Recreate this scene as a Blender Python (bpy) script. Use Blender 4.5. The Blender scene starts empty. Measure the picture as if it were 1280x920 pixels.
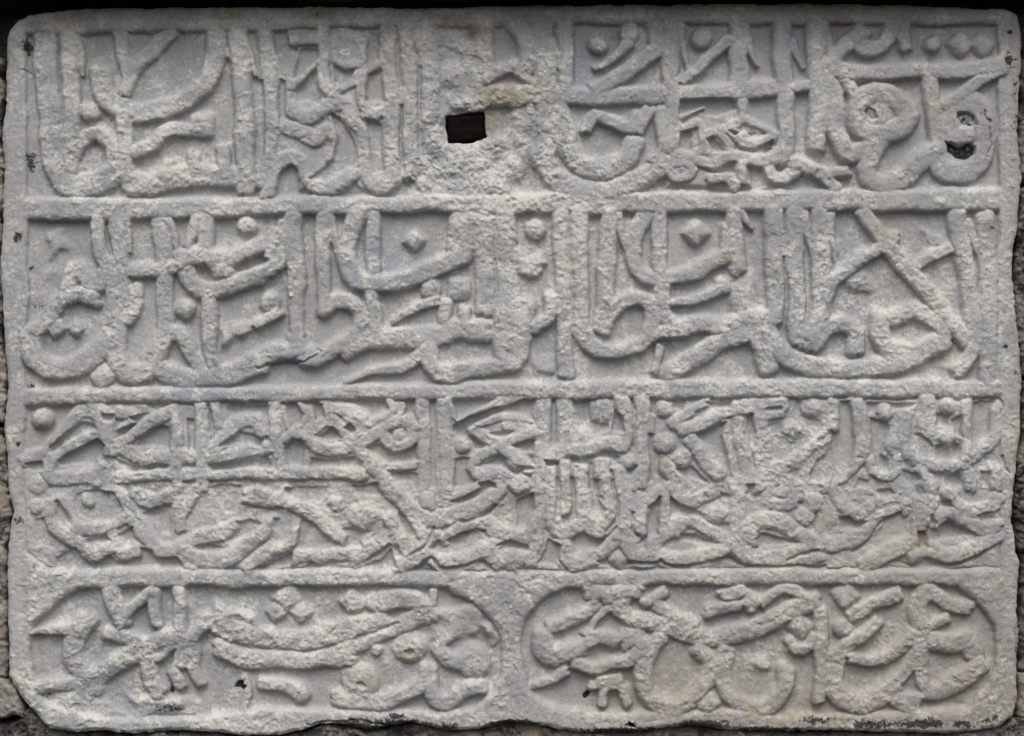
import bpy, math
import numpy as np

# ------------------------------------------------------------------ camera, light
scene = bpy.context.scene
PX = 0.001                      # one unit of the tracing grid is one millimetre of stone
ZB = 1.60                       # height of the tablet's lower edge above the street
CZ = ZB + 0.46                  # middle of the tablet
cam_d = bpy.data.cameras.new('camera')
cam = bpy.data.objects.new('camera', cam_d)
scene.collection.objects.link(cam)
CAM_DIST = 2.7
cam.location = (0.0, -CAM_DIST - 0.010, CZ)
cam.rotation_euler = (math.radians(90), 0, 0)
cam_d.sensor_width = 36.0
cam_d.lens = 36.0 * CAM_DIST / 1.280
cam_d.clip_start = 0.05
cam_d.clip_end = 500.0
scene.camera = cam

SUN_EL, SUN_AZ = 56.0, -12.0     # overcast light from high above, a little from the left
world = bpy.data.worlds.new('World')
scene.world = world
world.use_nodes = True
wn = world.node_tree.nodes
wl = world.node_tree.links
bg = wn['Background']
sky = wn.new('ShaderNodeTexSky')
sky.sky_type = 'NISHITA'
sky.sun_disc = False
sky.sun_elevation = math.radians(SUN_EL)
sky.sun_rotation = math.radians(180 + SUN_AZ)
sky.dust_density = 4.0
sky.ozone_density = 0.6
hsv = wn.new('ShaderNodeHueSaturation')
hsv.inputs['Saturation'].default_value = 0.30
wl.new(sky.outputs['Color'], hsv.inputs['Color'])
wl.new(hsv.outputs['Color'], bg.inputs['Color'])
bg.inputs['Strength'].default_value = 0.135

sun_d = bpy.data.lights.new('sun', 'SUN')
sun_d.energy = 1.4
sun_d.angle = math.radians(34)
sun_d.color = (1.0, 0.96, 0.90)
sun = bpy.data.objects.new('sun', sun_d)
scene.collection.objects.link(sun)
sun.location = (-1, -3, 5)
from mathutils import Vector
el, az = math.radians(SUN_EL), math.radians(SUN_AZ)
to_sun = Vector((math.sin(az) * math.cos(el), -math.cos(az) * math.cos(el), math.sin(el)))
sun.rotation_euler = to_sun.to_track_quat('Z', 'Y').to_euler()

scene.view_settings.view_transform = 'Standard'
scene.view_settings.look = 'None'
scene.view_settings.exposure = 0.26
scene.view_settings.gamma = 1.0

# ------------------------------------------------------------------ numeric helpers
def lowpass(a, sig):
    """gaussian blur (periodic) by FFT"""
    h, w = a.shape
    fy = np.fft.fftfreq(h)[:, None]; fx = np.fft.rfftfreq(w)[None, :]
    f = np.exp(-2 * (math.pi * sig) ** 2 * (fx * fx + fy * fy))
    return np.fft.irfft2(np.fft.rfft2(a) * f, s=a.shape)

def fft_size(n):
    while True:
        m = n
        for f in (2, 3, 5):
            while m % f == 0: m //= f
        if m == 1: return n
        n += 1

def blur_pad(a, sig):
    p = int(sig * 3) + 2
    h, w = a.shape
    H2, W2 = fft_size(h + 2 * p), fft_size(w + 2 * p)
    return lowpass(np.pad(a, ((p, H2 - h - p), (p, W2 - w - p)), mode='edge'), sig)[p:p + h, p:p + w]

GRF = {}
def grf(shape, sig, seed):
    """smooth random field, zero mean, unit deviation, feature size about sig pixels"""
    key = (shape, sig, seed)
    if key not in GRF:
        GRF[key] = make_grf(shape, sig, seed)
    return GRF[key]

def make_grf(shape, sig, seed):
    rng = np.random.default_rng(seed)
    a = lowpass(rng.standard_normal(shape), sig)
    return (a - a.mean()) / a.std()

def fractal(shape, sig, seed, octaves=4, gain=0.55):
    out = np.zeros(shape); amp = 1.0
    for o in range(octaves):
        out += amp * grf(shape, max(sig / 2 ** o, 0.45), seed * 17 + o); amp *= gain
    return out / out.std()

def sstep(a, b, x):
    t = np.clip((x - a) / (b - a), 0, 1)
    return t * t * (3 - 2 * t)

def seg_dist(px, py, pts):
    """distance to a polyline and the relative arc length of the nearest point"""
    best = np.full(px.shape, 1e9); arc = np.zeros(px.shape)
    L = [0.0]
    for a, b in zip(pts[:-1], pts[1:]):
        L.append(L[-1] + math.hypot(b[0] - a[0], b[1] - a[1]))
    tot = max(L[-1], 1e-6)
    for i, (a, b) in enumerate(zip(pts[:-1], pts[1:])):
        dx, dy = b[0] - a[0], b[1] - a[1]
        ll = dx * dx + dy * dy + 1e-9
        t = np.clip(((px - a[0]) * dx + (py - a[1]) * dy) / ll, 0, 1)
        d = (px - a[0] - t * dx) ** 2 + (py - a[1] - t * dy) ** 2
        m = d < best
        best = np.where(m, d, best)
        arc = np.where(m, (L[i] + t * (L[i + 1] - L[i])) / tot, arc)
    return np.sqrt(best), arc

def poly_sdf(px, py, pts):
    """signed distance to a closed polygon, positive inside"""
    n = len(pts)
    best = np.full(px.shape, 1e12)
    inside = np.zeros(px.shape, bool)
    for i in range(n):
        a = pts[i]; b = pts[(i + 1) % n]
        dx, dy = b[0] - a[0], b[1] - a[1]
        ll = dx * dx + dy * dy + 1e-9
        t = np.clip(((px - a[0]) * dx + (py - a[1]) * dy) / ll, 0, 1)
        best = np.minimum(best, (px - a[0] - t * dx) ** 2 + (py - a[1] - t * dy) ** 2)
        if abs(dy) > 1e-9:
            c = ((a[1] > py) != (b[1] > py)) & (px < (b[0] - a[0]) * (py - a[1]) / (b[1] - a[1]) + a[0])
            inside ^= c
    d = np.sqrt(best)
    return np.where(inside, d, -d)

def catmull(P, step=5.0):
    if len(P) < 3:
        return P
    out = []
    Q = [(2 * P[0][0] - P[1][0], 2 * P[0][1] - P[1][1])] + list(P) + [(2 * P[-1][0] - P[-2][0], 2 * P[-1][1] - P[-2][1])]
    for i in range(1, len(Q) - 2):
        p0, p1, p2, p3 = Q[i - 1], Q[i], Q[i + 1], Q[i + 2]
        n = max(2, int(math.hypot(p2[0] - p1[0], p2[1] - p1[1]) / step))
        for k in range(n):
            t = k / n
            out.append(tuple(0.5 * (2 * p1[c] + (p2[c] - p0[c]) * t + (2 * p0[c] - 5 * p1[c] + 4 * p2[c] - p3[c]) * t * t
                                    + (3 * p1[c] - p0[c] - 3 * p2[c] + p3[c]) * t ** 3) for c in (0, 1)))
    out.append(P[-1])
    return out

def pts_of(s):
    return [tuple(float(v) for v in p.split(',')) for p in s.split()]

# ------------------------------------------------------------------ materials
def node(nt, t, **kw):
    n = nt.nodes.new(t)
    for k, v in kw.items():
        setattr(n, k, v)
    return n

def mixc(nt, fac, a, b, mode='MIX'):
    m = node(nt, 'ShaderNodeMix', data_type='RGBA', blend_type=mode)
    for sock, v in ((m.inputs[0], fac), (m.inputs[6], a), (m.inputs[7], b)):
        if isinstance(v, (int, float)):
            sock.default_value = v
        elif isinstance(v, tuple):
            sock.default_value = v + (1.0,) if len(v) == 3 else v
        else:
            nt.links.new(v, sock)
    return m.outputs[2]

def ramp(nt, val, lo, hi, a=0.0, b=1.0):
    m = node(nt, 'ShaderNodeMapRange')
    nt.links.new(val, m.inputs[0])
    for i, v in enumerate((lo, hi, a, b)):
        m.inputs[i + 1].default_value = v
    return m.outputs[0]

def math_n(nt, op, a, b):
    m = node(nt, 'ShaderNodeMath', operation=op)
    for s, v in zip(m.inputs, (a, b)):
        if isinstance(v, (int, float)):
            s.default_value = v
        else:
            nt.links.new(v, s)
    return m.outputs[0]

def stone_material(name, base_a, base_b, crust, use_attr=True, bump=0.35, dark=(0.045, 0.042, 0.040), warm=(0.285, 0.240, 0.180)):
    m = bpy.data.materials.new(name); m.use_nodes = True
    nt = m.node_tree
    bs = nt.nodes['Principled BSDF']
    tc = node(nt, 'ShaderNodeTexCoord')
    def noise(scale, detail=6, rough=0.6, dist=0.0):
        n = node(nt, 'ShaderNodeTexNoise')
        n.inputs['Scale'].default_value = scale; n.inputs['Detail'].default_value = detail
        n.inputs['Roughness'].default_value = rough; n.inputs['Distortion'].default_value = dist
        nt.links.new(tc.outputs['Object'], n.inputs['Vector'])
        return n.outputs['Fac']
    big = ramp(nt, noise(9, 6), 0.40, 0.60)
    col = mixc(nt, big, base_a, base_b)
    grain = noise(420, 4, 0.7)
    col = mixc(nt, 0.45, col, mixc(nt, ramp(nt, grain, 0.3, 0.7), (0.60, 0.60, 0.62), (1.34, 1.34, 1.32)), 'MULTIPLY')
    if use_attr:
        def attr(n):
            a = node(nt, 'ShaderNodeAttribute', attribute_name=n)
            return a.outputs['Fac']
        col = mixc(nt, math_n(nt, 'MULTIPLY', attr('cool'), ramp(nt, noise(60, 6, 0.7), 0.30, 0.60)), col, (0.300, 0.325, 0.375))
        fine = noise(260, 5, 0.7)
        # crust of lime and lichen, broken up by fine noise
        cr = math_n(nt, 'ADD', attr('crust'), ramp(nt, fine, 0.25, 0.75, -0.50, 0.50))
        col = mixc(nt, ramp(nt, cr, 0.16, 0.66), col, crust)
        # sparse bright crystals
        spark = noise(700, 2, 0.5)
        col = mixc(nt, ramp(nt, spark, 0.62, 0.72, 0.0, 0.50), col, (0.78, 0.77, 0.74))
        wa = math_n(nt, 'MULTIPLY', attr('warm'), ramp(nt, noise(90, 6, 0.7), 0.34, 0.54))
        col = mixc(nt, wa, col, warm)
        da = math_n(nt, 'ADD', attr('dark'), ramp(nt, noise(180, 6, 0.75), 0.25, 0.75, -0.5, 0.5))
        col = mixc(nt, ramp(nt, da, 0.42, 0.60), col, dark)
    nt.links.new(col, bs.inputs['Base Color'])
    bs.inputs['Roughness'].default_value = 0.82
    bs.inputs['Specular IOR Level'].default_value = 0.30
    b = node(nt, 'ShaderNodeBump')
    b.inputs['Strength'].default_value = bump
    b.inputs['Distance'].default_value = 0.0025
    h = math_n(nt, 'ADD', noise(330, 6, 0.72), math_n(nt, 'MULTIPLY', noise(900, 3, 0.6), 0.5))
    nt.links.new(h, b.inputs['Height'])
    nt.links.new(b.outputs['Normal'], bs.inputs['Normal'])
    return m

MAT_TABLET = stone_material('weathered_marble', (0.322, 0.327, 0.340), (0.400, 0.396, 0.386), (0.545, 0.536, 0.503), bump=0.6)
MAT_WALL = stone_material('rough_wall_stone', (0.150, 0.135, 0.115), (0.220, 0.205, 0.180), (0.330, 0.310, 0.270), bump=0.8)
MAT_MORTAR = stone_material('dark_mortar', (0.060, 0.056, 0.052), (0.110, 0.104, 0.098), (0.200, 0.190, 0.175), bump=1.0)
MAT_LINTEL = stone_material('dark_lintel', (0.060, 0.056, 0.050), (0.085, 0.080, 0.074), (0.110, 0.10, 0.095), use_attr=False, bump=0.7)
m = bpy.data.materials.new('rusty_iron'); m.use_nodes = True
nt = m.node_tree; bs = nt.nodes['Principled BSDF']
tc = node(nt, 'ShaderNodeTexCoord'); nz = node(nt, 'ShaderNodeTexNoise')
nz.inputs['Scale'].default_value = 120; nz.inputs['Detail'].default_value = 6
nt.links.new(tc.outputs['Object'], nz.inputs['Vector'])
nt.links.new(mixc(nt, ramp(nt, nz.outputs['Fac'], 0.35, 0.7), (0.004, 0.003, 0.003), (0.010, 0.007, 0.006)), bs.inputs['Base Color'])
bs.inputs['Roughness'].default_value = 0.9; bs.inputs['Specular IOR Level'].default_value = 0.08
bb = node(nt, 'ShaderNodeBump'); bb.inputs['Strength'].default_value = 0.6; bb.inputs['Distance'].default_value = 0.002
nt.links.new(nz.outputs['Fac'], bb.inputs['Height']); nt.links.new(bb.outputs['Normal'], bs.inputs['Normal'])
MAT_IRON = m

# ------------------------------------------------------------------ object helpers
COL = scene.collection
def empty(name, loc=(0, 0, 0)):
    o = bpy.data.objects.new(name, None); COL.objects.link(o); o.location = loc
    o.empty_display_size = 0.05
    return o

def tag(o, label=None, category=None, group=None, kind=None):
    if label: o['label'] = label
    if category: o['category'] = category
    if group: o['group'] = group
    if kind: o['kind'] = kind
    return o

def mesh_from(name, verts, quads, mat, parent=None, attrs=None):
    me = bpy.data.meshes.new(name)
    nv, nf = len(verts), len(quads)
    me.vertices.add(nv); me.vertices.foreach_set('co', np.ascontiguousarray(verts, np.float32).ravel())
    me.loops.add(nf * 4); me.loops.foreach_set('vertex_index', np.ascontiguousarray(quads, np.int32).ravel())
    me.polygons.add(nf); me.polygons.foreach_set('loop_start', np.arange(0, nf * 4, 4, dtype=np.int32))
    me.update(calc_edges=True)
    for k, v in (attrs or {}).items():
        a = me.attributes.new(k, 'FLOAT', 'POINT'); a.data.foreach_set('value', np.ascontiguousarray(v, np.float32))
    me.materials.append(mat)
    o = bpy.data.objects.new(name, me); COL.objects.link(o)
    if parent: o.parent = parent
    return o

def to_world(x, y, h):
    """tracing grid (x right, y down, h out of the wall) to world"""
    x, y, h = np.broadcast_arrays(x, y, h)
    return np.stack([(x - 640) * PX, -h * PX, ZB + (920 - y) * PX], -1)

# ------------------------------------------------------------------ what is carved: traced line by line
# Z x y : a close-up window of the stone.  T col row : the block of stone the following marks lie in.  W | points : a stroke of width W (a-b tapers).
# o / d / q r | centre : round, lozenge and square dots.  p h | outline : worn mass.
TY = [0, 240, 470, 660]
KS = 320 / 1132.0
MARKS = '''
T 0 0
28|195,140 200,300 215,500 225,680 270,790 340,830 440,805 520,755
20|300,150 310,300 315,450 310,600 300,740
12-4|320,160 350,230 362,330
18|305,705 350,630 420,595 485,640 500,715
o 50|395,490
22|440,330 450,400 510,470 600,500 700,485 830,430 915,360 945,250 945,130
16|520,150 545,250 560,330
17-19|740,150 670,220 600,295 545,400
19|540,470 550,600 550,700 570,780
26|585,800 660,815 740,790 850,775 940,775 1040,785
o 60|595,815
o 55|735,775
o 52|860,765
o 58|1000,775
14|740,730 730,790
14|850,700 850,780
16|980,660 990,770
q 68|887,552
17|820,575 745,570 660,648 592,672
22|1045,140 1060,300 1075,500 1080,700 1080,830
12-4|960,130 995,250
13-4|1065,140 1120,330
T 1 0
22|55,140 60,350 72,550 45,700 30,800
20|50,850 70,760 140,695 200,720 235,800 310,835 400,780 440,760
21|583,110 590,300 600,500 602,700 590,790
19|660,110 680,300 682,500 690,700 680,760
11-4|695,120 735,260
20|485,640 490,760 550,825 605,790
22|760,120 770,300 770,500 790,640
q 62|870,330
24|1000,120 1010,280
20|780,160 880,190 930,240
16|1020,345 1132,290
24|960,450 1060,430 1150,425
p .75|720,420 830,480 840,640 1010,640 1132,560 1132,900 640,900 720,760 690,600
p .65|800,180 1000,160 1020,480 840,500
T 2 0
24|20,110 60,160 70,250 50,300
10|0,310 90,370
26|135,110 140,250 150,380 160,450 150,600 140,700
11-4|168,180 200,300
18|230,110 240,250 240,400
22|0,430 100,415 300,428 500,420 670,420 900,405 1140,390
p .7|0,440 110,440 100,680 60,760 0,800
o 46|380,200
o 50|525,145
15-5|520,190 440,260 365,298
20|640,215 560,280 450,350 370,390
16|630,90 642,210
20|700,100 700,300 705,420 712,600 690,660
11-4|735,120 772,310
o 50|840,165
16-13|960,180 860,260 755,355
22|1005,100 1005,390
12-4|1035,180 1076,295
24|200,460 230,560 250,660 330,745 430,740 515,695 540,640
24|130,690 200,790 300,835 420,840 530,800 620,755 700,720
16|330,560 370,515 450,540 520,565 560,515
15|560,570 600,490
T 3 0
22|60,100 68,300 78,500 80,640 60,700
11-4|105,190 150,295
20|205,100 215,300 222,500 215,640
13-4|235,110 275,285
14|-10,395 100,387 195,375
22|255,280 285,420 302,570 350,675 420,665 500,600
20|405,145 320,215 290,280 340,320 500,322 660,312 800,310 900,305 1025,285
20|395,180 440,215 500,205 540,155 552,95
o 42|730,195
d 58|850,198
d 58|952,195
15|600,110 615,200
16|1025,305 900,385 780,462
20|712,340 730,450 742,560 750,650
26|400,440 480,415 565,440 615,510 580,565 500,590 425,575 395,510 400,440
o 92|495,505
24|500,600 455,690 440,770 500,815 580,795 660,720 725,665
26|745,690 790,760 870,765 940,700 968,600 950,500 890,445 830,470 805,550 810,600
o 60|860,590
14|340,350 380,440
14|230,770 340,760
16|120,720 240,770 300,830
T 0 1
16|435,120 430,220 450,290 470,330
18|515,120 520,220 540,310 560,340
12-4|540,130 562,260
20|300,420 312,362 350,342 400,395 440,402 470,350 490,320
20|412,468 335,455 262,490 205,570 155,610
26|130,650 152,735 230,785 330,770 430,705 490,620 520,560
d 46|245,608
d 40|335,608
26|520,380 520,480 500,570
18|590,430 592,500 560,560
24|520,600 512,700 545,800 620,805 672,760 710,670 730,620
18|540,345 640,340 720,350 800,305
20|705,120 720,250 722,400 727,500 720,620 690,740
12-4|735,130 782,280
14|870,120 832,230
18|910,120 912,240
22|812,330 845,400 920,435 1010,420 1140,375
24|800,290 880,280 960,300 985,350
20|1020,300 1140,240
o 55|820,520
o 46|1090,150
18|925,450 930,560 930,690 950,780
18|695,690 740,640 800,632 845,710 875,770
26|660,760 740,800 820,825 930,815 1030,800 1140,770
p .35|190,170 270,180 290,250 210,290
p .3|140,330 260,330 250,400 170,390
d 58|450,820
p .6|960,620 1140,550 1140,600 970,690
T 1 1
20|-10,375 60,340 120,280 135,180 160,110
14|60,280 112,150
18|165,110 175,300 180,450 180,610
18|295,110 295,300 300,420 300,520
12-4|315,115 352,262
o 52|60,490
13|0,580 90,540
22|445,90 410,200 402,300 450,390 540,402 650,390 750,350 850,310 925,260 930,110
17|515,110 515,250 515,400 520,520 530,620
d 52|700,215
22|900,110 890,230
22|1000,100 1010,250 1010,400 1010,510
11-4|1025,120 1052,290
o 52|775,425
13-5|795,480 700,512 608,572
q 56|900,425
18|300,520 350,480 430,490 462,560 430,630 340,690 260,735 200,720 170,640
24|0,745 80,705 180,690
o 58|225,725
26|400,685 480,650 560,650 690,640 790,640 900,605 1010,610
o 60|570,645
o 48|700,640
o 60|960,610
14|840,490 830,570
14|920,520 925,600
16-6|720,720 640,775 520,790 400,840
22|760,690 790,780 870,800 1000,780 1140,760
24|1100,100 1112,400 1095,560 1110,760
T 2 1
22|-40,100 -20,300 -5,480 0,640 -30,740
o 50|100,170
22-14|10,290 60,335 112,350
d 45|110,310
18|215,90 220,250 227,400 232,600 237,795
20|295,90 300,300 305,500 315,620 370,695 450,708 560,680 640,625 760,605
20|425,90 420,250 417,450 400,600
11-4|455,110 490,260
20|590,100 535,200 535,300 585,365 660,380 760,368 870,320 945,275 960,180
18|650,90 652,250 660,400 672,540 720,590
d 64|810,185
20|985,90 985,220 1000,330
12-4|1015,95 1062,158
18|400,605 450,525 530,472 608,490 620,570 595,640
o 48|935,410
16-8|930,415 860,452 780,490 690,502
22|760,595 850,580 930,590 1040,560 1140,560
24|690,810 800,740 900,672 1000,632 1060,622 1105,680 1132,770
20|60,500 62,620 35,720 0,760
16|170,470 168,540 115,600
p .5|80,720 190,720 190,800 90,810
10|655,700 632,790
p .7|960,320 1080,340 1080,540 960,570
T 3 1
20|20,90 30,300 32,560
11-4|42,100 70,285
20|120,90 122,300 130,500 132,660
11-4|150,110 190,265
22|230,95 235,250 240,450 230,570 200,640
11-4|270,110 300,330
20|430,100 540,250 640,370 740,480 820,580 870,640
14|795,250 700,300 660,325
16|560,205 440,280 360,340 290,385 255,470
p .5|340,360 440,350 460,440 380,460
p .5|670,150 780,180 780,240 690,240
20|835,110 870,300 892,450 912,600 902,700 850,780
11-4|880,150 932,300
22|960,120 972,300 980,500 980,700 980,830
20|200,680 260,605 330,582 388,622 388,690
20|555,560 640,520 705,550 772,602 760,660 650,710 560,690
22|490,560 500,650 530,720
24|0,610 40,700 120,752 300,790 480,772 620,742 760,660
Z 20 490
o 85|185,190
17|540,130 470,150 380,230 300,320 220,400 130,470 55,490
19|640,330 560,320 440,360 330,420 250,490 220,560 260,620 400,620 560,610 640,560
18|1130,130 1010,200 880,270 760,350 690,420
24|560,120 640,200 640,300 680,390
14|740,150 860,180 770,270
17|760,400 900,470 1050,480 1290,460
16|560,640 750,620 900,610 1100,600 1290,600
14|1150,130 1170,300 1160,610
Z 20 600
o 85|150,40
o 70|140,190
o 65|520,150
15|330,140 380,250 440,350 560,370 680,330 780,290 850,260
19|240,180 240,290 320,380 430,450 520,520 600,540 680,490
18|700,360 730,470 800,530 880,510
o 80|790,530
20|690,60 800,170 880,290 950,400 1020,500 1120,520
18|880,110 1000,160 1100,120
14|640,190 740,240
14|1170,0 1180,200 1190,340
22|1150,520 1290,610
Z 230 490
15|130,110 130,300 130,560 130,690
13|215,110 250,250
18|220,400 330,280 430,210 530,210 580,290
16|60,470 250,470 420,440 560,410 620,400
16|0,600 150,590 350,590 600,590 800,590 1000,580 1290,600
15|650,90 670,250 690,400 700,560
8|720,120 760,250 800,290
12|830,110 900,160 870,210 800,290 740,340
14|900,170 930,230 830,310
16|890,300 1000,220 1060,190
17|900,330 960,400 1080,420 1200,390 1290,330
18|1020,110 1080,200 1160,290 1250,370
18|1090,110 1200,140 1290,200
14|1200,180 1290,270
Z 230 600
12|100,60 60,150 -20,260
20|40,440 150,400 300,370 380,330
22|-20,490 80,560 200,590 330,560 450,470 570,380 640,330
18|470,640 560,560 650,500 760,450 830,400
20|470,120 560,150 700,150 760,90
14|530,70 600,110
18|790,170 900,220 990,290 1080,370 1160,430
o 70|1100,170
18|810,560 900,540 1000,570 1100,550 1200,530 1290,500
Z 440 490
19|0,220 60,400 150,540 250,650 330,740
17|80,360 180,290 290,210 380,200 440,260 430,350 360,400 280,370 230,300
o 70|345,310
12|270,90 300,130 200,190 130,230
11|150,540 300,550 450,530
18|510,80 530,250 545,450 545,690 550,800
18|665,70 670,250 690,450 690,690 680,800
12-5|705,110 738,260
12|770,190 900,130 1050,90 1290,20
15|860,250 950,200 1080,170 1290,190
16|870,270 960,320 1060,370 1180,400
16|1290,300 1180,360 1080,390
o 75|800,390
15|1010,430 920,470 860,540 900,580 1000,610
18|1010,560 1120,620 1220,690
17|1080,400 1180,480 1290,560
13|960,660 820,730 700,790
Z 440 600
22|230,20 330,120 450,220 560,290 640,280
22|1070,60 960,160 820,220 680,260 560,290
o 130|80,250
20|0,560 100,520 200,460 290,400 310,330
20|280,290 340,400 390,500 420,560
17|400,230 480,330 530,410
18|430,560 520,480 600,390
20|330,620 430,580 550,540 620,590 750,600 880,560 960,520 1040,560
18|690,420 780,350 880,310 1000,340 1060,420 1000,500 900,540
20|1000,320 1100,390 1200,410 1290,400
22|1060,590 1180,560 1290,570
Z 640 490
18|-20,230 80,260 150,300 80,330 -20,350
19|230,80 230,250 240,400
20|375,80 385,250 395,400
19|200,430 290,480 390,430 500,430 600,400 700,370 800,380 840,300 830,180 800,80
15|200,400 210,550 200,720
q 92|640,130
9|520,290 520,360
8|690,240 690,320
20|940,70 945,250 940,450 920,660
11-6|1003,100 1014,290
d 78|840,500
o 90|30,500
13|300,570 290,710
14|385,540 385,710
20|510,540 510,710
20|660,510 670,710
20|790,570 800,710
o 75|1100,120
12|1160,230 1230,170 1290,140
o 95|1110,370
o 80|1240,480
20|1120,560 1200,640 1280,730
Z 640 600
17|290,0 290,180 310,330 370,390 460,350 500,320
15|385,0 385,220
20|510,0 520,180 560,300 620,370 690,330 730,250 730,120 690,0
22|800,0 820,150 840,300 850,430 890,540 970,580 1040,530
14|930,130 940,380
13|990,160 1060,90 1110,120 1110,300 1110,420
22|370,480 400,570 480,590 580,560
18|650,540 740,460 820,380
d 80|780,580
19|200,0 190,150 185,300 180,400 130,520 50,590 0,610
18|0,430 80,430 150,330
o 80|80,40
Z 840 490
11|0,210 80,150 180,100 240,80
17|60,270 200,230 330,170 450,130 620,100 800,90
20|130,350 200,430 270,530 330,600
12|400,230 400,380 430,520 480,640
15|490,210 500,400 530,560 560,690
18|640,170 650,350 650,520 640,690
12|700,170 800,150
o 85|1020,120
16|1170,90 1170,250
d 88|870,280
22|1100,330 950,440 820,520 720,590
o 90|60,480
Z 840 600
18|810,-10 900,40 905,130 820,190 725,170 700,80 740,10 810,-10
o 80|805,85
19|-10,60 60,130 140,170 230,130 320,70
d 100|330,240
18|470,20 480,200 480,340 470,430
20|20,360 60,300 140,280 240,330 340,400 420,440 360,510 220,570 80,590 -40,580 -130,540 -130,460 -60,400 20,350
20|570,440 570,350 650,290 760,310 880,370 1000,430 1060,470 960,520 820,570 680,590 560,560 500,490
o 85|960,270
o 85|1030,160
14|880,610 980,590 1080,550
Z 1040 490
18|170,90 200,180 220,300 220,420 150,540 50,620 -40,680
o 80|390,150
o 75|440,390
10|480,470 470,580 400,630 320,600 270,510
16|560,120 540,250 530,350 570,450 660,510 740,510
22|690,80 685,250 690,400
o 75|840,100
d 85|830,330
16|720,540 860,540 960,530
14|975,80 975,300 975,480
17|1185,120 1180,330 1080,420 1000,490
18|640,600 720,690
16|980,560 1000,690
16|1180,560 1190,690
Z 1040 600
18|0,40 80,180 160,260 250,220 330,170 430,140 510,170
20|0,460 100,450 220,400 320,300 420,240 510,210
20|640,150 640,300 600,430 480,500 350,560 230,620
18|720,150 690,280
18|780,330 800,240 880,240 980,300 1080,350 1190,350
20|740,520 830,560 950,530 1080,470 1190,410
18|830,90 900,180 1020,230 1150,210 1200,150
d 80|590,540
Z 30 728 3 1177
18-5|340,300 200,315 60,338
24|400,270 340,330 320,430 320,500 370,570 440,640 450,720
22|590,60 630,170 650,250
14|840,70 760,140 690,200 640,280
14|870,60 870,160 890,270
15|1030,60 1040,200 1060,400 1040,540
22|440,640 560,580 680,510 800,450 920,380 1000,360
18|570,350 700,380 780,420
13|800,490 900,490 990,420
20|830,530 850,640 900,720
15|60,720 180,690 300,680 400,640
p .7|110,830 200,740 400,690 480,760 700,850 700,900 250,920
p .7|680,760 800,740 960,760 1170,800 1170,900 740,900
14|1000,600 1040,680
Z 230 728 3 1177
p .85|60,250 200,110 340,200 600,300 620,400 300,400 120,330
22|230,250 380,340 560,380 750,390 960,370 1177,320
22|250,450 420,520 600,520 800,530 960,510 1080,500
14|60,440 55,560 100,660
18|120,300 60,380 50,460
d 105|690,110
d 75|610,200
d 80|780,200
14|520,670 650,690 720,720
o 70|780,750
8|400,640 425,720 400,850
Z 420 728 3 1177
d 95|110,140
d 80|250,140
24|330,130 450,110 560,140 620,220
22|-20,330 150,300 310,250
20|0,480 150,410 300,340 450,280 600,210
o 122|490,445
o 132|160,665
20|20,780 150,800 350,790 480,740 570,690
o 45|280,450
20|620,600 630,720 690,800 780,790 850,720 960,700
o 125|920,530
18|680,440 740,520 800,540
p .75|620,200 800,160 920,150 1050,250 1100,370 1010,400 900,330 780,400 700,430 620,380
8|650,60 640,200
Z 645 728 3 1177
20|620,90 690,60 800,50
22|720,70 690,160 760,240 900,265 1030,300 1190,350
20|500,60 640,80
14|870,130 980,80
14|950,160 1080,230 1190,275
16|520,150 430,220 330,270 240,300
26|180,380 190,460 260,490 380,450 470,400 560,340 650,370
o 110|770,370
17|400,540 530,580 620,545 740,540 820,480 850,400
9|610,180 540,240 520,300
14-8|310,600 220,660 80,705
10|500,690 580,690 575,800
10|600,700 690,700 740,800
14|560,670 680,660
20|960,380 880,500 850,620 870,740 950,830 1050,850 1150,800
Z 845 728 3 1177
22|-60,280 80,330 200,370 340,360 500,320 650,260 800,180 920,130
13|590,140 700,60 780,60 880,110
16|330,90 430,60
d 85|500,140
14|230,200 400,170
20|60,810 160,720 220,620 230,530 160,450
20|340,470 310,580 320,690 400,800 520,850 640,810 720,700 740,600
p .4|480,500 600,490 620,570 560,620 480,580
d 95|830,290
13|760,400 800,450 880,440 930,370
15|965,200 970,400 960,600 960,780
d 90|220,820
Z 1030 728 3 1177
d 95|150,90
16|190,220 300,160 490,80
o 80|130,310
17|340,280 260,350 150,430 80,500
15|190,510 330,520 470,480 560,410 600,350
24|70,540 70,680 140,790 260,820 380,770 480,690 570,600 630,520
22|690,60 620,170 660,290 660,400 640,520
18|750,100 850,150 950,170
12|730,290 820,250
24|740,400 850,420 960,400 1000,460
22|640,600 660,710 740,740 850,690 960,630 1040,560
20|510,800 570,840 600,760
p .4|830,740 880,730 990,800 950,840
Z 320 30 0 1177
11-6|80,60 130,180 190,320
15|245,110 395,100
16|450,40 450,200 450,350 500,470 560,540
9|285,190 240,290 215,400 200,520
11|400,260 320,330 255,405
20|620,75 700,115 705,220 630,265 555,220 545,120 620,75
o 95|625,170
14|540,440 640,380 740,310 830,250
12|725,330 705,440 720,560 800,600
12|730,600 845,590
17|600,520 650,650 710,760 720,930
20|240,560 340,630 450,580 500,560
19|200,690 300,720 390,770 480,720 545,790 520,900
Z 780 95 0 1280
13|265,250 270,450 220,600
12|420,290 560,230 640,220
11|400,410 520,360 570,400 560,540 400,540 360,470
11|600,430 690,420 770,510 740,570 620,560 590,470
12|860,180 860,300 760,380 700,400
14|860,300 1000,340 1080,400 1060,470
14|780,400 860,470 950,490 1040,450
o 60|870,440
16|360,560 500,600 640,630 780,580 900,600 1050,600 1150,540
13|340,700 380,750 460,740 500,680 430,630 360,640
o 70|420,690
16|1050,620 1080,720 1150,750 1230,710 1290,660
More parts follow.
